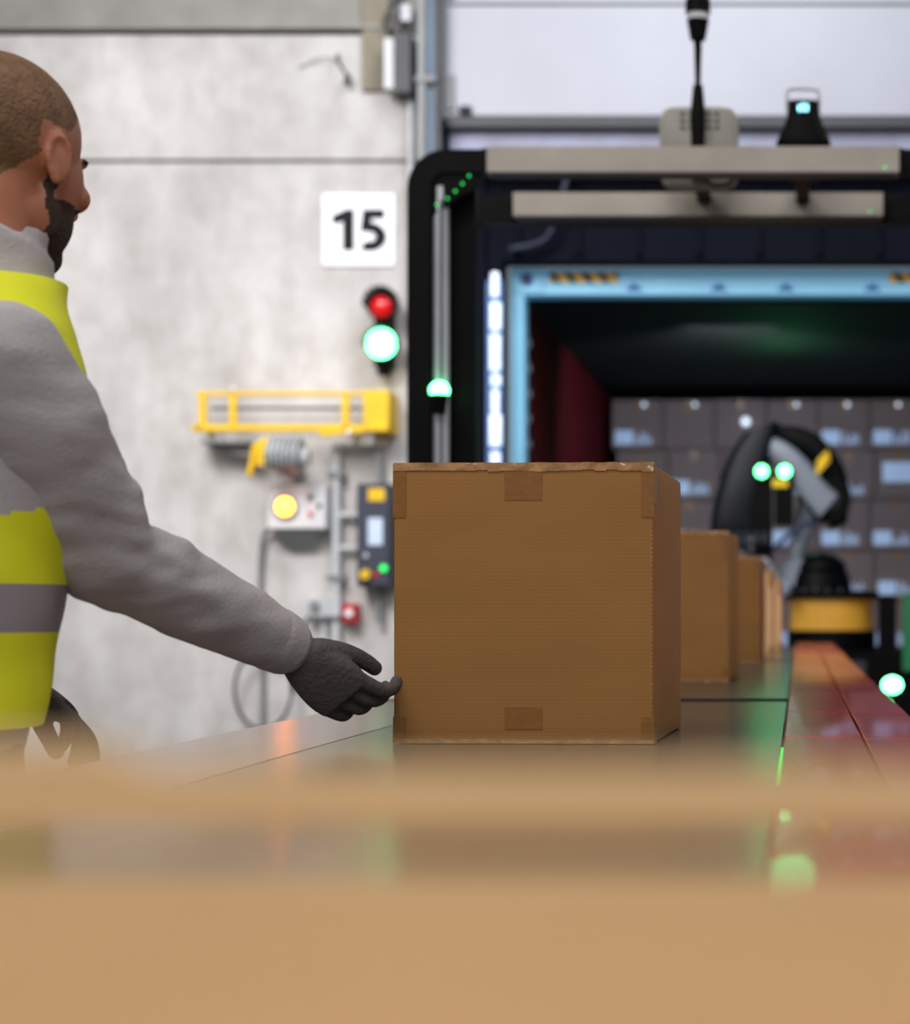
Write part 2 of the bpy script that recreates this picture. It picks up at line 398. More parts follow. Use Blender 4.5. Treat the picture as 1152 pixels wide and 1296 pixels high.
# ================= CARTONS =================
def carton(name,cx,cy,w,d,h,rot,m=M_box,z=ZB,bulge=0.004):
    b=MB(); N=16
    def grid(o,u,v,nrm,bl):
        vs=[];fs=[]
        for j in range(N+1):
            for i in range(N+1):
                s=i/N;t=j/N
                q=(math.sin(math.pi*s)*math.sin(math.pi*t))**0.7 if 0<s<1 and 0<t<1 else 0
                vs.append(Vector(o)+Vector(u)*s+Vector(v)*t+Vector(nrm)*(bl*q))
        for j in range(N):
            for i in range(N):
                a=j*(N+1)+i; fs.append((a,a+1,a+N+2,a+N+1))
        b.add(vs,fs,m)
    x=w/2
    grid((-x,0,0),(w,0,0),(0,0,h),(0,-1,0),0.0006)
    grid((x,0,0),(0,d,0),(0,0,h),(1,0,0),bulge*1.6)
    grid((x,d,0),(-w,0,0),(0,0,h),(0,1,0),bulge)
    grid((-x,d,0),(0,-d,0),(0,0,h),(-1,0,0),bulge*0.5)
    grid((-x,0,h),(w,0,0),(0,d,0),(0,0,1),bulge)
    grid((-x,d,0),(w,0,0),(0,-d,0),(0,0,-1),0)
    o=b.build(name,angle=60)
    wd=o.modifiers.new('weld','WELD'); wd.merge_threshold=0.0001
    bv=o.modifiers.new('bevel','BEVEL'); bv.width=0.003; bv.segments=3; bv.limit_method='ANGLE'; bv.angle_limit=math.radians(60)
    b=MB()
    e=0.0010; T=0.024
    for z0_,z1_ in ((h-0.046,h+0.001),(0.018,0.046)):
        b.box(-T,T,-e,0.002,z0_,z1_,M_tape); b.box(-T,T,d-0.001,d+e+0.002,z0_,z1_,M_tape)
    K=12
    for q in range(K):
        y0=d*q/K; y1=d*(q+1)/K; zA=h+0.0006+bulge*(math.sin(math.pi*q/K))**0.7 if q>0 else h+0.0006; zB2=h+0.0006+(bulge*(math.sin(math.pi*(q+1)/K))**0.7 if q<K-1 else 0)
        b.add([(-T,y0,zA),(T,y0,zA),(T,y1,zB2),(-T,y1,zB2)],[(0,1,2,3)],M_tape)
    for sx in (-1,1):
        xa=sx*(x+0.0008); xb=sx*(x-0.016)
        for z0_,z1_ in ((h-0.068,h),(0,0.034)):
            b.box(min(xa,xb),max(xa,xb),-e*0.9,0.001,z0_,z1_,M_tape)
    b.box(x-0.002,x+0.0012,-0.0005,0.028,h-0.05,h,M_tape); b.box(x-0.002,x+0.0012,-0.0005,0.028,0,0.03,M_tape)
    N2=22
    for q in range(N2):
        xa=-x+w*q/N2; dz=0.0012*noise.noise(Vector((q*0.7,cy,0)))
        b.box(xa,xa+w/N2,-0.0016,0.010,h-0.009+dz*2,h+0.0012+abs(dz),M_tapeclr)
        b.box(xa,xa+w/N2,-0.0016,0.008,0.0,0.005+dz,M_tapeclr)
    for q in range(44):
        zq=0.04+q*(h-0.11)/44
        b.box(x-0.0035,x-0.0022,-0.0008,0.001,zq,zq+0.0035,M_tapeclr)
    t=b.build('tape',parent=o,smooth=False)
    o.location=(cx,cy,z+0.001); o.rotation_euler=(0,0,rot)
    return o
carton('cardboard_box',-0.3495,2.5,0.331,0.36,0.354,math.radians(-2))
carton('cardboard_box',-0.335,4.74,0.33,0.36,0.36,math.radians(-2))
carton('cardboard_box',-0.293,6.55,0.33,0.36,0.35,math.radians(-1))
carton('cardboard_box',-0.268,7.75,0.33,0.34,0.33,0,m=M_boxs)
carton('cardboard_box',-0.245,8.75,0.33,0.34,0.31,0,m=M_boxs)

# foreground open tray
b=MB(); M_fg=cardboard('kraft_cardboard_light',(222,192,150),0.8)
CX0,CX1,CY0,CY1=-0.44,0.10,-0.16,0.40
t=0.005; zt0=1.15-0.0310; zs1=1.15-0.0450; zs0=1.15-0.0512; zb0=ZB+0.002
b.box(CX0,CX1,CY1-t,CY1,zb0,zs0,M_fg)
b.box(CX0,CX1,CY1-t,CY1,zs1,zt0,M_fg)
for (a,c) in ((CX0,-0.22),(0.07,CX1)): b.box(a,c,CY1-t,CY1,zs0,zs1,M_fg)
b.add([(CX0,CY1-t,zt0),(-0.130,CY1-t,zt0),(-0.140,CY1-t,zt0+0.005),(CX0,CY1-t,zt0+0.005),
       (CX0,CY1,zt0),(-0.130,CY1,zt0),(-0.140,CY1,zt0+0.005),(CX0,CY1,zt0+0.005)],
      [(0,1,2,3),(7,6,5,4),(3,2,6,7),(1,5,6,2),(0,3,7,4)],M_fg)
b.box(CX0,CX0+t,CY0,CY1-t,zb0,zt0-0.01,M_fg); b.box(CX1-t,CX1,CY0,CY1-t,zb0,zt0-0.01,M_fg)
b.box(CX0,CX1,CY0-t,CY0,zb0,zt0-0.01,M_fg); b.box(CX0,CX1,CY0,CY1,zb0-0.001,zb0+0.004,M_fg)
b.build('open_cardboard_tray',bevel=0.001)

# ================= SCANNER PORTAL =================
b=MB()
XL,XR,ZT=-1.093,0.504,2.44
def arch(Y,w,dpt):
    hw=w/2; pts=[]; xl=XL+hw; xr=XR-hw; zt=ZT-hw; R=0.075
    pts.append((xl,0.0)); pts.append((xl,zt-R))
    for k in range(1,9):
        a=math.pi/2*k/8; pts.append((xl+R-R*math.cos(a),zt-R+R*math.sin(a)))
    pts.append((xr-R,zt))
    for k in range(1,9):
        a=math.pi/2*k/8; pts.append((xr-R+R*math.sin(a),zt-R+R*math.cos(a)))
    pts.append((xr,0.0))
    vs=[];fs=[]
    n=len(pts)
    for i,(x,z) in enumerate(pts):
        p=Vector(pts[max(i-1,0)]); q=Vector(pts[min(i+1,n-1)]); d=(q-p).normalized(); nn=Vector((-d.y,d.x))
        o=Vector((x,z))
        for s_,yy in ((hw,Y),(hw,Y+dpt),(-hw,Y+dpt),(-hw,Y)):
            e=o+nn*s_; vs.append((e.x,yy,e.y))
    for i in range(n-1):
        for k in range(4): fs.append((i*4+k,i*4+(k+1)%4,(i+1)*4+(k+1)%4,(i+1)*4+k))
    fs.append((0,3,2,1)); fs.append(((n-1)*4,(n-1)*4+1,(n-1)*4+2,(n-1)*4+3))
    b.add(vs,fs,M_black)
arch(5.50,0.066,0.08); arch(6.10,0.085,0.08)
b.box(XL+0.002,XL+0.02,5.55,6.12,0.0,2.32,M_black); b.box(XR-0.02,XR-0.002,5.55,6.12,0.0,2.32,M_black)
b.box(XL+0.03,XL+0.175,5.60,5.64,0.0,2.36,M_black); b.box(XR-0.175,XR-0.03,5.60,5.64,0.0,2.36,M_black)
b.prism([(XL+0.06,2.26),(XL+0.085,2.26),(XL+0.20,2.36),(XL+0.20,2.38),(XL+0.06,2.38)],5.51,5.56,M_black)
for xx in (XL-0.03,XR-0.14): b.box(xx,xx+0.17,5.46,6.22,0.0,0.015,M_dgrey)
for xx in (-1.003,0.414):
    b.cyl((xx,5.53,0.02),(xx,5.53,2.34),0.022,0.022,M_silver)
    b.cyl((xx+0.004,5.505,0.02),(xx+0.004,5.505,2.30),0.004,0.004,M_dgrey)
for (Y,a,c) in ((5.44,-0.862,0.275),(6.04,-0.876,0.256)):
    b.box(a,c,Y,Y+0.07,2.362,2.434,M_alu); b.box(a+0.01,c-0.01,Y+0.004,Y+0.064,2.356,2.363,M_dgrey)
    b.box(a-0.012,a,Y+0.005,Y+0.06,2.366,2.43,M_black); b.box(c,c+0.012,Y+0.005,Y+0.06,2.366,2.43,M_black)
    b.cyl((c-0.04,Y-0.003,2.375),(c-0.04,Y,2.375),0.003,0.003,M_gsoft,n=10)
for k in range(5):
    s_=k/4; b.ell((-1.01+0.09*s_**0.8,5.50,2.285+0.08*s_**1.1),(0.0035,0.0035,0.0035),M_gsoft,nu=10,nv=6)
b.box(-0.31,-0.27,5.56,6.10,2.40,2.425,M_black); b.box(-0.01,0.03,5.56,6.10,2.40,2.425,M_black)
por=b.build('scanner_portal',bevel=0.004)
b=MB(); b.cyl((-1.0,5.485,1.70),(-1.0,5.485,1.762),0.016,0.026,M_black); b.ell((-1.0,5.485,1.766),(0.028,0.028,0.026),M_gem); b.build('green_beacon_lamp')
b=MB()
b.loft([((-0.2925,5.72,2.502),(0.10,0,0),(0,0,0.10)),((-0.2925,5.73,2.502),(0.114,0,0),(0,0,0.114)),((-0.2925,5.80,2.502),(0.114,0,0),(0,0,0.114)),((-0.2925,5.81,2.502),(0.10,0,0),(0,0,0.10))],M_beige,n=48,sub=1,sq=6)
for i in range(5):
    for j in range(3): b.box(-0.345+i*0.025,-0.333+i*0.025,5.716,5.722,2.55+j*0.02,2.558+j*0.02,M_dgrey)
b.build('wireless_access_point')
b=MB(); xx,yy=-0.291,5.66
b.cyl((xx,yy,2.86),(xx,yy,5.99),0.012,0.012,M_black)
b.cyl((xx,yy,2.90),(xx,yy,3.02),0.034,0.034,M_black); b.cyl((xx,yy,2.865),(xx,yy,2.90),0.036,0.036,M_black); b.cyl((xx,yy,2.846),(xx,yy,2.865),0.032,0.032,M_lgrey)
b.cyl((xx,yy,2.79),(xx,yy,2.846),0.022,0.032,M_black)
b.cyl((xx,yy,2.66),(xx,yy,2.80),0.008,0.012,M_black); b.cyl((xx,yy,2.58),(xx,yy,2.66),0.022,0.014,M_black)
b.cyl((xx,yy,2.40),(xx,yy,2.58),0.018,0.022,M_black)
b.tube([(xx+0.01,yy-0.01,2.40),(xx+0.04,yy,2.375),(xx+0.09,yy,2.38),(xx+0.12,yy,2.41)],0.005,M_black)
b.build('hanging_sensor_pole',bevel=0.002)
b=MB(); c0=Vector((0.012,5.80,0))
b.loft([(c0+Vector((0,0,2.42)),(0.04,0,0),(0,0.04,0)),(c0+Vector((0,0,2.49)),(0.035,0,0),(0,0.04,0)),(c0+Vector((0,0,2.515)),(0.08,0,0),(0,0.05,0)),(c0+Vector((0,0,2.56)),(0.065,0,0),(0,0.05,0)),(c0+Vector((0,0,2.60)),(0.05,0,0),(0,0.045,0)),(c0+Vector((0,0,2.645)),(0.048,0,0),(0,0.04,0))],M_black,sq=3.5)
b.tube([(-0.034,5.78,2.60),(-0.036,5.78,2.66),(-0.030,5.78,2.678),(0.0,5.78,2.681),(0.05,5.78,2.678),(0.058,5.78,2.66),(0.056,5.78,2.60)],0.0045,M_lgrey)
for i,q in enumerate(((0,0.018),(0.011,0.022),(0.022,0.020))): b.box(-0.004+q[0],0.003+q[0],5.752,5.757,2.610,2.610+q[1],M_cyan)
b.build('status_camera',bevel=0.002)

# ================= WALL EQUIPMENT =================
sg=empty('dock_number_sign',(-2.142,YW-0.014,3.006))
b=MB(); b.box(-0.175,0.175,0.0,0.01,-0.175,0.175,M_white); b.build('plate',bevel=0.002,parent=sg)
b=MB()
b.prism([(-0.074,-0.1),(-0.020,-0.1),(-0.020,0.1),(-0.056,0.1),(-0.130,0.066),(-0.114,0.024),(-0.074,0.042)],-0.003,0.0,M_ink)
b.prism([(0.030,0.054),(0.128,0.054),(0.128,0.1),(0.030,0.1)],-0.0030,0.0,M_ink)
b.prism([(0.010,-0.010),(0.058,-0.004),(0.072,0.1),(0.024,0.1)],-0.0031,0.0,M_ink)
cx_,cz_=0.058,-0.034
A=[math.radians(118-i*(118+128)/24) for i in range(25)]
for i in range(24):
    o0=(cx_+0.080*math.cos(A[i]),cz_+0.069*math.sin(A[i])); o1=(cx_+0.080*math.cos(A[i+1]),cz_+0.069*math.sin(A[i+1]))
    i0=(cx_+0.026*math.cos(A[i]),cz_+0.023*math.sin(A[i])); i1=(cx_+0.026*math.cos(A[i+1]),cz_+0.023*math.sin(A[i+1]))
    b.prism([i0,i1,o1,o0],-0.0032,0.0,M_ink)
b.build('digits',smooth=False,parent=sg)

b=MB(); tx=-2.0; ty=YW-0.12
b.box(tx-0.04,tx+0.04,ty,YW,2.33,2.70,M_black)
b.cyl((tx,ty-0.03,2.625),(tx,ty+0.02,2.625),0.076,0.074,M_black,n=32); b.ell((tx,ty-0.03,2.61),(0.054,0.035,0.054),M_rem)
b.cyl((tx,ty-0.03,2.435),(tx,ty+0.02,2.435),0.080,0.076,M_black,n=32); b.ell((tx,ty-0.03,2.435),(0.072,0.035,0.072),M_gem)
for zq in (2.625,2.435):
    for k in range(9):
        a=math.pi*k/8; b.box(-0.012,0.012,-0.06,0,-0.003,0.003,M_black,M=Matrix.Translation((tx+0.079*math.cos(a),ty-0.02,zq+0.079*math.sin(a)))@Matrix.Rotation(-a+math.pi/2,4,'Y'))
b.cyl((tx,ty+0.03,2.29),(tx,ty+0.03,2.34),0.03,0.035,M_black)
b.build('dock_traffic_light')

b=MB()
b.box(-1.99,-1.94,YW-0.14,YW,3.66,3.90,M_lgrey); b.box(-1.94,-1.86,YW-0.16,YW,3.64,3.92,M_dgrey)
for k in range(8): b.box(-2.0,-1.985,YW-0.12,YW-0.02,3.68+k*0.027,3.69+k*0.027,M_dgrey)
b.cyl((-1.93,YW-0.06,3.9),(-1.93,YW-0.06,5.9),0.014,0.014,M_dgrey)
b.cyl((-1.90,YW-0.06,4.0),(-1.90,YW-0.06,4.08),0.03,0.03,M_lgrey); b.tube([(-1.96,YW-0.06,3.9),(-2.0,YW-0.07,4.0),(-1.94,YW-0.06,4.15),(-1.96,YW-0.05,4.4)],0.010,M_dgrey)
b.build('door_drive_unit',bevel=0.004)
b=MB(); b.cyl((-1.885,YW-0.03,0.0),(-1.885,YW-0.03,3.64),0.014,0.014,M_lgrey)
for zq in (0.6,1.6,2.4,3.1): b.box(-1.905,-1.865,YW-0.05,YW,zq,zq+0.02,M_grey)
b.build('wall_conduit')
b=MB(); b.tube([(-2.24,YW,3.86),(-2.235,YW-0.06,3.83),(-2.21,YW-0.07,3.78),(-2.18,YW-0.05,3.73)],0.006,M_dgrey); b.cyl((-2.19,YW-0.05,3.70),(-2.18,YW-0.05,3.75),0.018,0.012,M_dgrey)
b.tube([(-2.22,YW-0.06,3.80),(-2.3,YW-0.03,3.84),(-2.42,YW-0.01,3.80)],0.003,M_grey); b.build('wall_hook')

b=MB()
Y=YW-0.22
b.box(-2.87,-1.95,Y,Y+0.03,2.18,2.20,M_yel); b.box(-2.89,-1.95,Y,Y+0.035,2.01,2.043,M_yel)
b.box(-2.80,-1.95,Y+0.01,Y+0.025,2.113,2.127,M_dgrey)
for xx in (-2.855,-2.71,-2.175): b.box(xx,xx+0.034,Y,Y+0.03,2.04,2.19,M_yel)
b.box(-2.87,-2.845,Y,YW,2.015,2.04,M_yel); b.box(-2.17,-2.145,Y,YW,2.015,2.04,M_yel)
b.box(-2.07,-1.95,Y-0.01,YW,2.01,2.205,M_yel)
b.prism([(-2.28,1.985),(-2.0,2.01),(-2.28,2.01)],Y,Y+0.02,M_yel)
b.ell((-2.69,Y-0.01,2.21),(0.011,0.011,0.011),M_white); b.ell((-2.14,Y-0.01,2.005),(0.014,0.012,0.012),M_white)
b.build('yellow_maintenance_rail',bevel=0.004)
b=MB()
b.cyl((-2.50,YW-0.3,1.90),(-2.34,YW-0.3,1.88),0.075,0.07,M_grey); b.cyl((-2.34,YW-0.3,1.88),(-2.31,YW-0.3,1.88),0.05,0.04,M_lgrey)
for k in range(6): b.cyl((-2.485+k*0.025,YW-0.3,1.898),(-2.477+k*0.025,YW-0.3,1.897),0.082,0.082,M_lgrey)
b.tube([(-2.50,YW-0.3,1.96),(-2.56,YW-0.3,1.93),(-2.575,YW-0.3,1.86),(-2.59,YW-0.3,1.80)],0.016,M_yel); b.box(-2.55,-2.49,YW-0.33,YW-0.2,1.84,1.95,M_yel)
b.box(-2.85,-2.5,YW-0.2,YW,1.955,1.97,M_grey); b.tube([(-2.84,YW-0.1,1.96),(-2.72,YW-0.12,1.92),(-2.6,YW-0.15,1.90)],0.014,M_grey)
b.box(-2.46,-2.40,YW-0.3,YW,1.80,1.84,M_grey)
b.build('hoist_motor',bevel=0.003)
b=MB()
b.box(-2.55,-2.27,YW-0.14,YW,1.55,1.76,mat('lamp_box_white',(225,225,228),rough=0.45)); b.cyl((-2.46,YW-0.16,1.655),(-2.46,YW-0.14,1.655),0.060,0.060,M_grey)
b.ell((-2.46,YW-0.16,1.655),(0.042,0.03,0.042),M_orl); b.cyl((-2.34,YW-0.155,1.70),(-2.34,YW-0.14,1.70),0.014,0.014,M_dgrey); b.cyl((-2.34,YW-0.155,1.62),(-2.34,YW-0.14,1.62),0.012,0.012,M_rem)
b.cyl((-2.30,YW-0.155,1.66),(-2.30,YW-0.14,1.66),0.012,0.012,M_dgrey)
b.add([(-2.53,YW-0.14,1.55),(-2.29,YW-0.14,1.55),(-2.35,YW-0.05,1.46),(-2.47,YW-0.05,1.46)],[(0,1,2,3)],M_grey)
b.build('warning_light_box',bevel=0.006)
b=MB()
b.cyl((-2.24,YW-0.05,0),(-2.24,YW-0.05,1.96),0.022,0.022,M_lgrey); b.cyl((-2.24,YW-0.05,1.62),(-2.12,YW-0.05,1.62),0.016,0.016,M_lgrey); b.cyl((-2.24,YW-0.05,1.46),(-2.12,YW-0.05,1.46),0.014,0.014,M_lgrey)
b.cyl((-2.24,YW-0.05,1.96),(-2.0,YW-0.05,1.97),0.02,0.02,M_lgrey)
for zq in (0.4,0.9,1.3,1.8): b.box(-2.28,-2.20,YW-0.08,YW,zq,zq+0.03,M_grey)
b.tube([(-2.56,YW-0.06,1.56),(-2.60,YW-0.05,1.48),(-2.61,YW-0.04,1.2),(-2.60,YW-0.04,0.8),(-2.60,YW-0.04,0.05)],0.012,M_grey)
b.box(-2.38,-2.21,YW-0.1,YW,1.13,1.22,M_lgrey); b.cyl((-2.33,YW-0.12,1.18),(-2.33,YW-0.1,1.18),0.025,0.025,M_grey)
b.cyl((-2.30,YW-0.04,0),(-2.30,YW-0.04,1.13),0.013,0.013,M_lgrey)
b.build('pipework')
b=MB(); pts=[]
for k in range(22):
    a=2*math.pi*k/20; pts.append((-2.575+0.14*math.cos(a),YW-0.09-0.002*k,0.78+0.19*math.sin(a)))
b.tube(pts,0.008,M_dgrey,sub=3); b.tube([(-2.435,YW-0.09,0.78),(-2.42,YW-0.1,1.0),(-2.36,YW-0.12,1.12)],0.008,M_dgrey); b.cyl((-2.545,YW-0.12,0.965),(-2.545,YW,0.965),0.012,0.012,M_dgrey); b.build('coiled_cable')
b=MB(); b.box(-2.20,-2.13,YW-0.1,YW,1.10,1.19,mat('alarm_red',(190,30,30),rough=0.4)); b.cyl((-2.165,YW-0.12,1.145),(-2.165,YW-0.1,1.145),0.02,0.02,M_white); b.build('red_call_point',bevel=0.006)
b=MB()
b.box(-2.115,-1.95,YW-0.16,YW,1.27,1.765,M_dgrey); b.box(-2.10,-1.965,YW-0.168,YW-0.16,1.28,1.755,mat('panel_blue_grey',(58,62,80),rough=0.5))
b.box(-2.06,-1.98,YW-0.173,YW-0.168,1.68,1.74,M_yel); b.box(-2.06,-1.99,YW-0.173,YW-0.168,1.47,1.60,mat('screen_pale',(190,205,225),emit=(190,210,235),es=0.2))
b.cyl((-1.985,YW-0.18,1.36),(-1.985,YW-0.165,1.36),0.016,0.016,M_gsoft); b.cyl((-2.07,YW-0.2,1.33),(-2.07,YW-0.165,1.33),0.024,0.024,M_yel)
b.cyl((-2.07,YW-0.18,1.42),(-2.07,YW-0.165,1.42),0.012,0.012,M_lgrey); b.cyl((-2.02,YW-0.18,1.33),(-2.02,YW-0.165,1.33),0.012,0.012,M_rem)
b.cyl((-2.03,YW-0.06,1.1),(-2.03,YW-0.06,1.27),0.016,0.016,M_grey); b.cyl((-2.03,YW-0.06,1.76),(-2.03,YW-0.06,1.93),0.016,0.016,M_grey)
b.build('dock_control_panel',bevel=0.004)

# ================= ROBOT =================
b=MB(); RY=10.45
M_rgrey=mat('robot_grey',(126,134,146),rough=0.4)
b.box(-0.10,0.87,RY-0.30,RY+1.0,0.30,0.95,M_black); b.cyl((0.17,RY,0.95),(0.17,RY,1.056),0.235,0.235,M_black,n=48)
for xx in (0.0,0.75):
    for yy in (RY-0.15,RY+0.8): b.cyl((xx-0.04,yy,0.30),(xx+0.04,yy,0.30),0.14,0.14,M_blackm,n=32)
b.cyl((0.17,RY,1.056),(0.17,RY,1.222),0.222,0.222,M_oran,n=48); b.cyl((0.17,RY,1.222),(0.17,RY,1.262),0.25,0.25,M_black,n=48)
for k in range(10):
    a=math.radians(200+k*16); b.cyl((0.17+0.236*math.cos(a),RY+0.236*math.sin(a),1.262),(0.17+0.236*math.cos(a),RY+0.236*math.sin(a),1.268),0.009,0.009,M_steel,n=10)
b.box(0.41,0.50,RY-0.28,RY-0.1,0.95,1.24,M_black)
b.box(0.53,0.62,RY-0.34,RY-0.30,0.85,1.25,mat('green_strip_dim',(20,80,50),emit=(20,130,75),es=0.3))
b.box(0.10,0.34,RY-0.31,RY-0.30,0.80,0.90,M_dgrey); b.box(0.14,0.18,RY-0.315,RY-0.305,0.90,0.93,M_lgrey)
b.cyl((0.11,RY,1.262),(0.11,RY,1.36),0.17,0.15,M_black,n=40); b.ell((0.11,RY,1.38),(0.14,0.15,0.085),M_black)
b.loft([((-0.03,RY,1.33),(0.055,0,0.01),(0,0.07,0)),((-0.015,RY,1.45),(0.045,0,0.01),(0,0.06,0)),((0.02,RY,1.58),(0.05,0,0.0),(0,0.06,0)),((0.05,RY,1.70),(0.065,0,-0.02),(0,0.07,0)),((0.06,RY,1.80),(0.06,0,-0.02),(0,0.065,0))],M_rgrey,sq=3)
b.cyl((-0.02,RY-0.09,1.36),(-0.02,RY+0.09,1.36),0.075,0.075,M_rgrey,n=32)
b.cyl((0.15,RY-0.13,1.74),(0.15,RY+0.13,1.74),0.12,0.12,M_black,n=40); b.cyl((0.15,RY-0.14,1.74),(0.15,RY-0.13,1.74),0.06,0.06,M_dgrey,n=32)
b.loft([((0.20,RY,1.60),(0.05,0,0.02),(0,0.06,0)),((0.22,RY,1.75),(0.05,0,0.02),(0,0.06,0)),((0.17,RY,1.90),(0.05,0,0.05),(0,0.06,0)),((0.06,RY,2.03),(0.02,0,0.07),(0,0.06,0)),((-0.10,RY,2.08),(0.0,0,0.06),(0,0.05,0)),((-0.22,RY,2.06),(-0.02,0,0.05),(0,0.05,0))],M_black,sq=3)
b.loft([((0.15,RY-0.15,1.70),(0.05,0,0.06),(0,0.035,0)),((0.06,RY-0.15,1.80),(0.045,0,0.055),(0,0.035,0)),((-0.03,RY-0.15,1.92),(0.042,0,0.052),(0,0.035,0)),((-0.12,RY-0.13,2.0),(0.024,0,0.05),(0,0.035,0)),((-0.20,RY-0.10,2.03),(0.01,0,0.04),(0,0.035,0))],M_rgrey,sq=3)
b.loft([((0.08,RY-0.16,1.86),(0.03,0,0.03),(0,0.01,0)),((0.12,RY-0.16,1.90),(0.038,0,0.038),(0,0.01,0)),((0.12,RY-0.16,1.97),(0.028,0,0.028),(0,0.01,0))],M_yel,sq=3)
M_grip=mat('gripper_dark',(10,14,22),rough=0.5,spec=0.3)
b.loft([((-0.20,RY-0.05,2.12),(0.09,0,0.03),(0,0.12,0)),((-0.26,RY-0.05,1.98),(0.12,0,0.03),(0,0.14,0)),((-0.31,RY-0.05,1.80),(0.13,0,0.04),(0,0.16,0)),((-0.34,RY-0.05,1.62),(0.13,0,0.05),(0,0.16,0)),((-0.30,RY-0.05,1.53),(0.12,0,0.05),(0,0.14,0))],M_grip,sq=4)
for k in range(7): b.cyl((-0.45+k*0.045,RY-0.22,1.56),(-0.45+k*0.045,RY-0.26,1.50),0.014,0.02,M_dgrey,n=12)
b.box(-0.24,-0.14,RY-0.20,RY-0.1,1.40,1.88,M_black); b.box(-0.13,-0.03,RY-0.20,RY-0.1,1.60,1.88,M_black)
for xx in (-0.196,-0.077):
    b.cyl((xx,RY-0.22,1.88),(xx,RY-0.19,1.88),0.042,0.042,M_black,n=28); b.ell((xx,RY-0.22,1.88),(0.032,0.02,0.032),M_gem)
b.box(-0.14,-0.06,RY-0.21,RY-0.2,1.80,1.84,M_yel)
b.tube([(0.06,RY-0.15,1.62),(-0.05,RY-0.2,1.56),(-0.16,RY-0.18,1.46),(-0.24,RY-0.18,1.44),(-0.30,RY-0.2,1.5)],0.012,mat('hose_navy',(30,50,90)))
b.tube([(-0.22,RY-0.3,1.36),(-0.18,RY-0.3,1.42),(-0.10,RY-0.3,1.30),(-0.06,RY-0.3,1.25)],0.016,M_steel)
b.build('palletising_robot',bevel=0.006)

# ================= PERSON =================
man=empty('warehouse_worker',(0,0,0))
ang=math.radians(35)
F=Vector((math.cos(ang),math.sin(ang),0)); Rr=Vector((math.sin(ang),-math.cos(ang),0))
B0=Vector((-0.965,2.11,0))
def ctr(z,extra=0.0):
    t=(z-0.88)/0.7
    return B0+F*(0.092*t+extra)+Vector((0,0,z))
rings=[(0.90,.155,.110,0),(1.00,.152,.106,0),(1.12,.150,.106,0.004),(1.24,.158,.110,0.004),(1.339,.170,.110,0),(1.400,.172,.104,-0.005),(1.445,.148,.090,-0.01),(1.490,.096,.073,-0.01),(1.535,.067,.063,0.0),(1.570,.062,.060,0.008)]
Ssh=ctr(1.405)+Rr*0.185; Lsh=ctr(1.415)-Rr*0.165
elb=Vector((-0.765,2.17,1.215)); wr=Vector((-0.628,2.400,1.112))
lelb=Vector((-1.12,2.43,1.17)); lwr=Vector((-0.985,2.45,1.075))
b=MB()
b.loft([(ctr(z,e),Rr*hw,F*hd) for z,hw,hd,e in rings],M_sweat,n=40,sub=6,sq=2.3)
def armpts(s,e,w,g=0.0):
    m1=s.lerp(e,0.5); m2=e.lerp(w,0.4)
    inn=(ctr(1.40)).lerp(s,0.45)
    return [(inn,0.058),(s,0.057+g),(s.lerp(e,0.22),0.062+g),(m1,0.063+g),(s.lerp(e,0.8),0.061+g),(e,0.060),(e.lerp(w,0.2),0.057),(m2,0.052),(e.lerp(w,0.7),0.045),(e.lerp(w,0.92),0.039),(w,0.036)]
b.limb(armpts(Ssh,elb,wr,0.003),M_sweat,n=28,sub=5); b.limb(armpts(Lsh,lelb,lwr),M_sweat,n=28,sub=5)
# stand-up collar / hood bulk, higher at the nape than at the throat
cl=[]
for zq,rr,fx,tl in ((1.470,0.098,-0.004,0.010),(1.510,0.089,-0.006,0.020),(1.545,0.083,-0.008,0.030),(1.572,0.080,-0.010,0.036)):
    c_=ctr(zq,fx); cl.append((c_,Rr*rr+Vector((0,0,-0.004)),F*rr+Vector((0,0,-tl))))
b.loft(cl,M_sweat,n=32,sub=4)
def wrinkle(co,nn):
    dR=min((co-elb).length,(co-lelb).length)
    k=0.6+1.4*math.exp(-(dR/0.12)**2)
    a=noise.noise(Vector((co.x*9,co.y*9,co.z*22)))*0.006+noise.noise(Vector((co.x*22+5,co.y*22,co.z*55)))*0.0022
    return co+nn*(a*k*1.4)
remeshed(b,'sweatshirt',0.006,[M_sweat],parent=man,smooth_it=5,fn=wrinkle)
b=MB()
for (e,w) in ((elb,wr),(lelb,lwr)):
    d=(w-e).normalized(); b.limb([(w-d*0.03,0.039),(w,0.038),(w+d*0.012,0.035)],M_sweat,n=24)
b.build('cuffs',parent=man,angle=70)
b=MB(); gi=0.012
vr=[(1.03,.158,.112,0),(1.12,.156,.112,0.004),(1.24,.164,.116,0.004),(1.339,.174,.116,0),(1.400,.178,.112,-0.005),(1.445,.162,.102,-0.01),(1.480,.126,.092,-0.01),(1.508,.100,.088,-0.006)]
def vm(t,u):
    nseg=len(vr)-1; k=min(int(t*nseg),nseg-1); z=vr[k][0]+(t*nseg-k)*(vr[k+1][0]-vr[k][0])
    au=min(u,1-u)*360; au2=abs(u-0.5)*360
    lim=58*math.sqrt(max(0,1-((z-1.335)/0.088)**2))
    if lim>0 and (au<lim or au2<lim): return M_sweat
    return M_refl if (1.127<z<1.177) else M_vest
b.loft([(ctr(z,e),Rr*(hw+gi*0.7),F*(hd+gi*0.7)) for z,hw,hd,e in vr],M_vest,n=160,sub=24,sq=2.3,mats=vm)
vo=b.build('hi_vis_vest',parent=man,angle=60)
for v in vo.data.vertices:
    n_=noise.noise(Vector((v.co.x*10,v.co.y*10,v.co.z*14)))*0.006; c_=ctr(v.co.z); d_=(v.co-c_); d_.z=0
    if d_.length>0: v.co+=d_.normalized()*n_
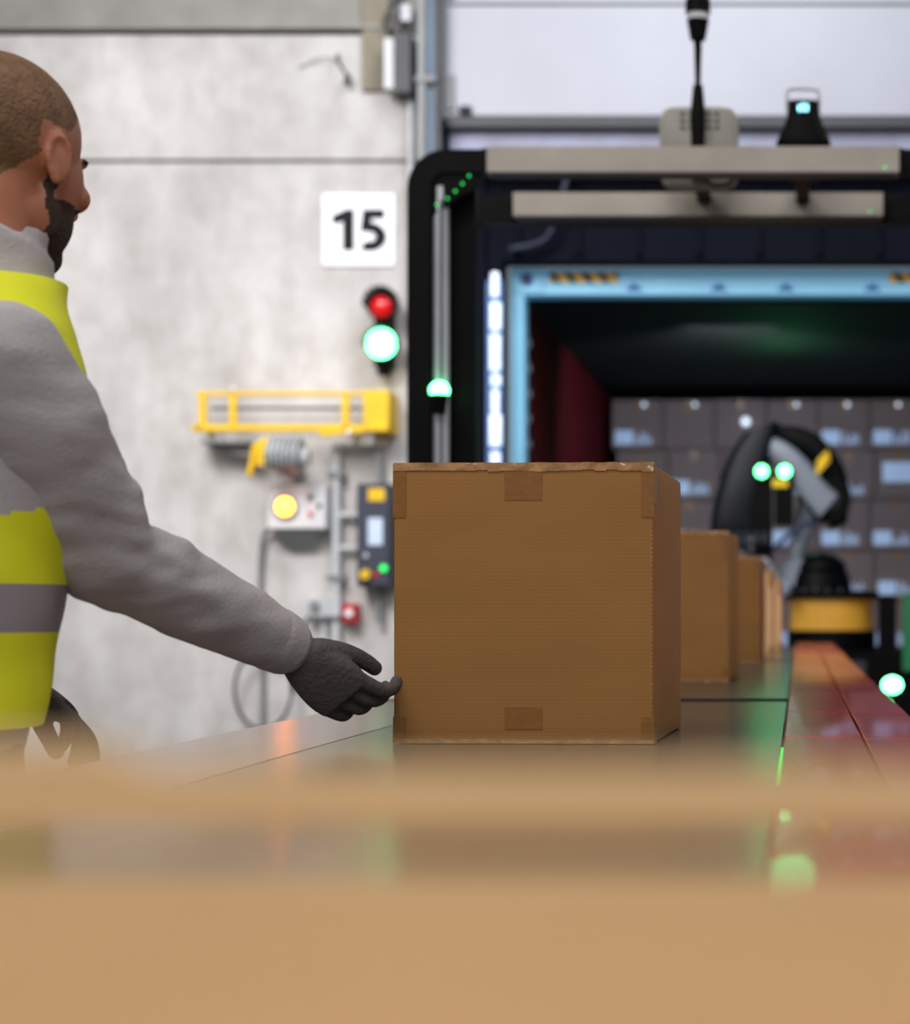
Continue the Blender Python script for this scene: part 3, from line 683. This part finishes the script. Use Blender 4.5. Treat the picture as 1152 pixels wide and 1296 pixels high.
b=MB()
b.loft([(ctr(z,e),Rr*hw,F*hd) for z,hw,hd,e in ((0.82,.152,.110,0),(0.90,.155,.110,0),(0.98,.152,.106,0),(1.05,.148,.102,0))],M_trous,n=32,sub=4,sq=2.3)
feet=[]
for sgn,fo in ((1,-0.03),(-1,0.02)):
    hp=ctr(0.88)+Rr*(0.078*sgn); kn=B0+Rr*(0.090*sgn)+F*(fo-0.01)+Vector((0,0,0.48)); an=B0+Rr*(0.095*sgn)+F*(fo-0.05)+Vector((0,0,0.10))
    feet.append(an)
    b.limb([(hp,0.086),(hp.lerp(kn,0.3),0.080),(hp.lerp(kn,0.7),0.066),(kn,0.060),(kn.lerp(an,0.3),0.060),(kn.lerp(an,0.7),0.052),(an,0.054)],M_trous,n=28,sub=5)
def wr2(co,nn): return co+nn*(noise.noise(Vector((co.x*10,co.y*10,co.z*20)))*0.006)
remeshed(b,'trousers',0.009,[M_trous],parent=man,smooth_it=4,fn=wr2)
b=MB()
for an in feet:
    U=Vector((0,0,1))
    b.loft([(an-F*0.045-U*0.055,Rr*0.032,U*0.04),(an-F*0.02-U*0.05,Rr*0.038,U*0.048),(an+F*0.05-U*0.055,Rr*0.043,U*0.043),(an+F*0.12-U*0.068,Rr*0.048,U*0.030),(an+F*0.19-U*0.072,Rr*0.038,U*0.024)],M_boot,n=24,sub=5,sq=2.6)
    b.limb([(an-U*0.05,0.045),(an+U*0.04,0.05)],M_boot)
remeshed(b,'boots',0.006,[M_boot],parent=man)
def hand(name,w,u,n,mat_,curl,thumb_sign=1,ts=1.0):
    u=Vector(u).normalized(); n=Vector(n); n=(n-u*n.dot(u)).normalized(); s=n.cross(u)*thumb_sign
    b=MB()
    b.loft([(w-u*0.02,s*0.027,n*0.021),(w+u*0.01,s*0.028,n*0.019),(w+u*0.04,s*0.038,n*0.017),(w+u*0.07,s*0.043,n*0.015),(w+u*0.092,s*0.040,n*0.012)],mat_,n=28,sub=5,sq=2.6)
    for off,L,c in ((0.031,0.072,0.9),(0.0105,0.080,1.0),(-0.0105,0.074,1.1),(-0.031,0.058,1.2)):
        p=w+u*0.082+s*off; pts=[(p,0.0098)]
        a=0.0; dsp=s*(off*0.8)
        for seg,(fr,bend) in enumerate(((0.45,0.35),(0.30,0.55),(0.25,0.45))):
            a+=bend*curl*c
            d=(u*math.cos(a)+n*math.sin(a)+dsp*0.8).normalized()
            p=p+d*(L+0.01)*fr; pts.append((p,0.0094-0.0008*seg))
        b.limb(pts,mat_,n=14,sub=4)
    p=w+u*0.022+s*0.024; q=p+(u*0.75+s*0.42*ts+n*0.5).normalized()*0.036; r_=q+(u*0.9+s*0.05+n*0.5).normalized()*0.030; t_=r_+(u*0.9-s*0.15+n*0.45).normalized()*0.024
    b.limb([(p,0.0145),(q,0.0125),(r_,0.0108),(t_,0.0095)],mat_,n=16,sub=4)
    return remeshed(b,name,0.0026,[mat_],parent=man,smooth_it=3)
hand('glove_right',wr+Vector((0.008,0.006,-0.006)),(0.66,0.32,-0.66),(0.35,0.95,0.1),M_glove,1.25,thumb_sign=-1,ts=0.6)
hand('glove_left',lwr+Vector((0.004,-0.004,-0.006)),(0.75,-0.15,-0.40),(-0.5,-0.3,-0.7),M_glove,0.8,thumb_sign=-1,ts=0.5)
# head (local: +x forward, +z up)
H=Vector((-0.878,2.180,1.648))
HM=Matrix.Translation(H)@Matrix.Rotation(math.radians(72),4,'Z')@Matrix.Rotation(math.radians(8),4,'Y')@Matrix.Scale(0.98,4)
b=MB()
b.ell((-0.012,0,0.030),(0.098,0.081,0.088),M_skin); b.ell((0.028,0,-0.010),(0.070,0.068,0.075),M_skin)
b.ell((0.040,0,-0.055),(0.052,0.056,0.055),M_skin); b.ell((0.066,0,-0.092),(0.026,0.032,0.024),M_skin)
b.ell((0.0,0.052,-0.060),(0.035,0.014,0.032),M_skin); b.ell((0.0,-0.052,-0.060),(0.035,0.014,0.032),M_skin)
b.ell((0.084,0,0.024),(0.014,0.046,0.010),M_skin)
b.loft([((0.092,0,0.016),(0.008,0,0),(0,0.007,0)),((0.104,0,-0.004),(0.010,0,0),(0,0.008,0)),((0.114,0,-0.024),(0.012,0,0),(0,0.012,0)),((0.104,0,-0.036),(0.010,0,0),(0,0.014,0))],M_skin,n=16)
b.ell((0.090,0,-0.058),(0.010,0.022,0.0055),M_skin); b.ell((0.088,0,-0.068),(0.010,0.020,0.0065),M_skin)
for sy in (1,-1):
    b.ell((0.070,sy*0.040,-0.022),(0.020,0.020,0.018),M_skin)
    EM=Matrix.Translation((-0.006,sy*0.078,-0.008))@Matrix.Rotation(sy*math.radians(12),4,'Z')@Matrix.Rotation(math.radians(-8),4,'Y')
    b.ell((0,0,0),(0.016,0.005,0.028),M_skin,M=EM)
    b.limb([((0.012,sy*0.002,-0.012),0.003),((0.014,sy*0.003,0.012),0.0035),((0.003,sy*0.005,0.027),0.0035),((-0.011,sy*0.006,0.021),0.0035),((-0.016,sy*0.005,0.0),0.0035),((-0.007,sy*0.004,-0.024),0.0045)],M_skin,M=EM,n=10,sub=4)
b.limb([((-0.018,0,-0.03),0.060),((-0.028,0,-0.09),0.058),((-0.034,0,-0.15),0.058)],M_skin,n=32)
b.xform(HM)
HMi=HM.inverted()
def hsel(c):
    q=HMi@c
    nz=noise.noise(q*60)*0.006
    ear=abs(q.y)>0.074 and abs(q.x+0.006)<0.03 and -0.045<q.z<0.03
    if ear: return 0
    if -0.118<q.z<-0.040+nz and q.x>0.002+nz and not (q.x>0.082 and abs(q.y)<0.02 and -0.072<q.z<-0.052): return 2
    if q.x<0.012+nz and abs(q.y)>0.05 and -0.06<q.z<0.03 and q.x>-0.004: return 2
    line=0.070+nz if q.x>0.05 else (0.070-(0.05-q.x)*0.9 if q.x>-0.02 else 0.007-(-0.02-q.x)*1.3)
    if q.z>line+nz and q.z>-0.06: return 1
    return 0
remeshed(b,'head',0.0032,[M_skin,M_hair,M_beard],parent=man,smooth_it=5,selector=hsel)
b=MB()
for sy in (1,-1):
    b.ell((0.079,sy*0.031,0.004),(0.0105,0.0125,0.0095),M_eye,M=HM,nu=18,nv=12); b.ell((0.0882,sy*0.031,0.004),(0.003,0.0055,0.0055),M_iris,M=HM,nu=14,nv=8)
    b.limb([((0.090,sy*0.014,0.024),0.003),((0.090,sy*0.030,0.030),0.0030),((0.080,sy*0.046,0.024),0.0025)],M_beard,M=HM,n=8)
b.build('eyes_and_brows',parent=man)

# ================= LIGHTS =================
def area(name,loc,target,size,power,col=(1,1,1),spread=180):
    l=bpy.data.lights.new(name,'AREA'); l.energy=power; l.size=size; l.color=col; l.spread=math.radians(spread)
    o=bpy.data.objects.new(name,l); sc.collection.objects.link(o); o.location=loc
    d=Vector(target)-Vector(loc); o.rotation_euler=d.to_track_quat('-Z','Y').to_euler(); return o
area('ceiling_light',(-3.0,4.8,5.0),(-2.5,9.6,1.2),2.0,112,(1,0.985,0.985),spread=110)
area('ceiling_light',(-0.2,7.2,5.2),(-0.3,10,2.5),1.6,88,(0.92,0.95,1.0))
area('ceiling_light',(-1.5,0.8,5.2),(-0.8,3.0,1.0),2.2,105,(1,0.985,0.97))
area('ceiling_light',(0.3,-2.0,4.0),(-0.4,2.5,1.1),2.0,72,(1,0.98,0.955))
area('ceiling_light',(2.8,4.2,4.6),(0,3.5,1.0),1.6,55,(1,0.98,0.96))
def point(name,loc,p,col,r=0.05):
    l=bpy.data.lights.new(name,'POINT'); l.energy=p; l.color=col; l.shadow_soft_size=r
    o=bpy.data.objects.new(name,l); sc.collection.objects.link(o); o.location=loc
point('container_green_light',(-0.1,12.0,2.48),4.5,(0.1,1,0.35),0.2)
area('container_fill_light',(-0.4,10.9,2.6),(-0.3,14.0,1.7),0.5,23,(0.8,0.86,1.0),spread=120)  # unseen fill light added to brighten the stacked boxes
w=bpy.data.worlds.new('world'); sc.world=w; w.use_nodes=True
w.node_tree.nodes['Background'].inputs[0].default_value=(0.9,0.93,1.0,1); w.node_tree.nodes['Background'].inputs[1].default_value=0.26

# ================= CAMERA =================
cd=bpy.data.cameras.new('camera'); cam=bpy.data.objects.new('camera',cd); sc.collection.objects.link(cam)
cam.location=(0,0,1.15); cam.rotation_euler=(math.pi/2,0,0)
cd.sensor_fit='HORIZONTAL'; cd.sensor_width=36; cd.lens=78.125; cd.shift_x=-0.3785; cd.shift_y=0.1102; cd.clip_start=0.02
cd.dof.use_dof=True; cd.dof.focus_distance=2.64; cd.dof.aperture_fstop=4.7
sc.camera=cam
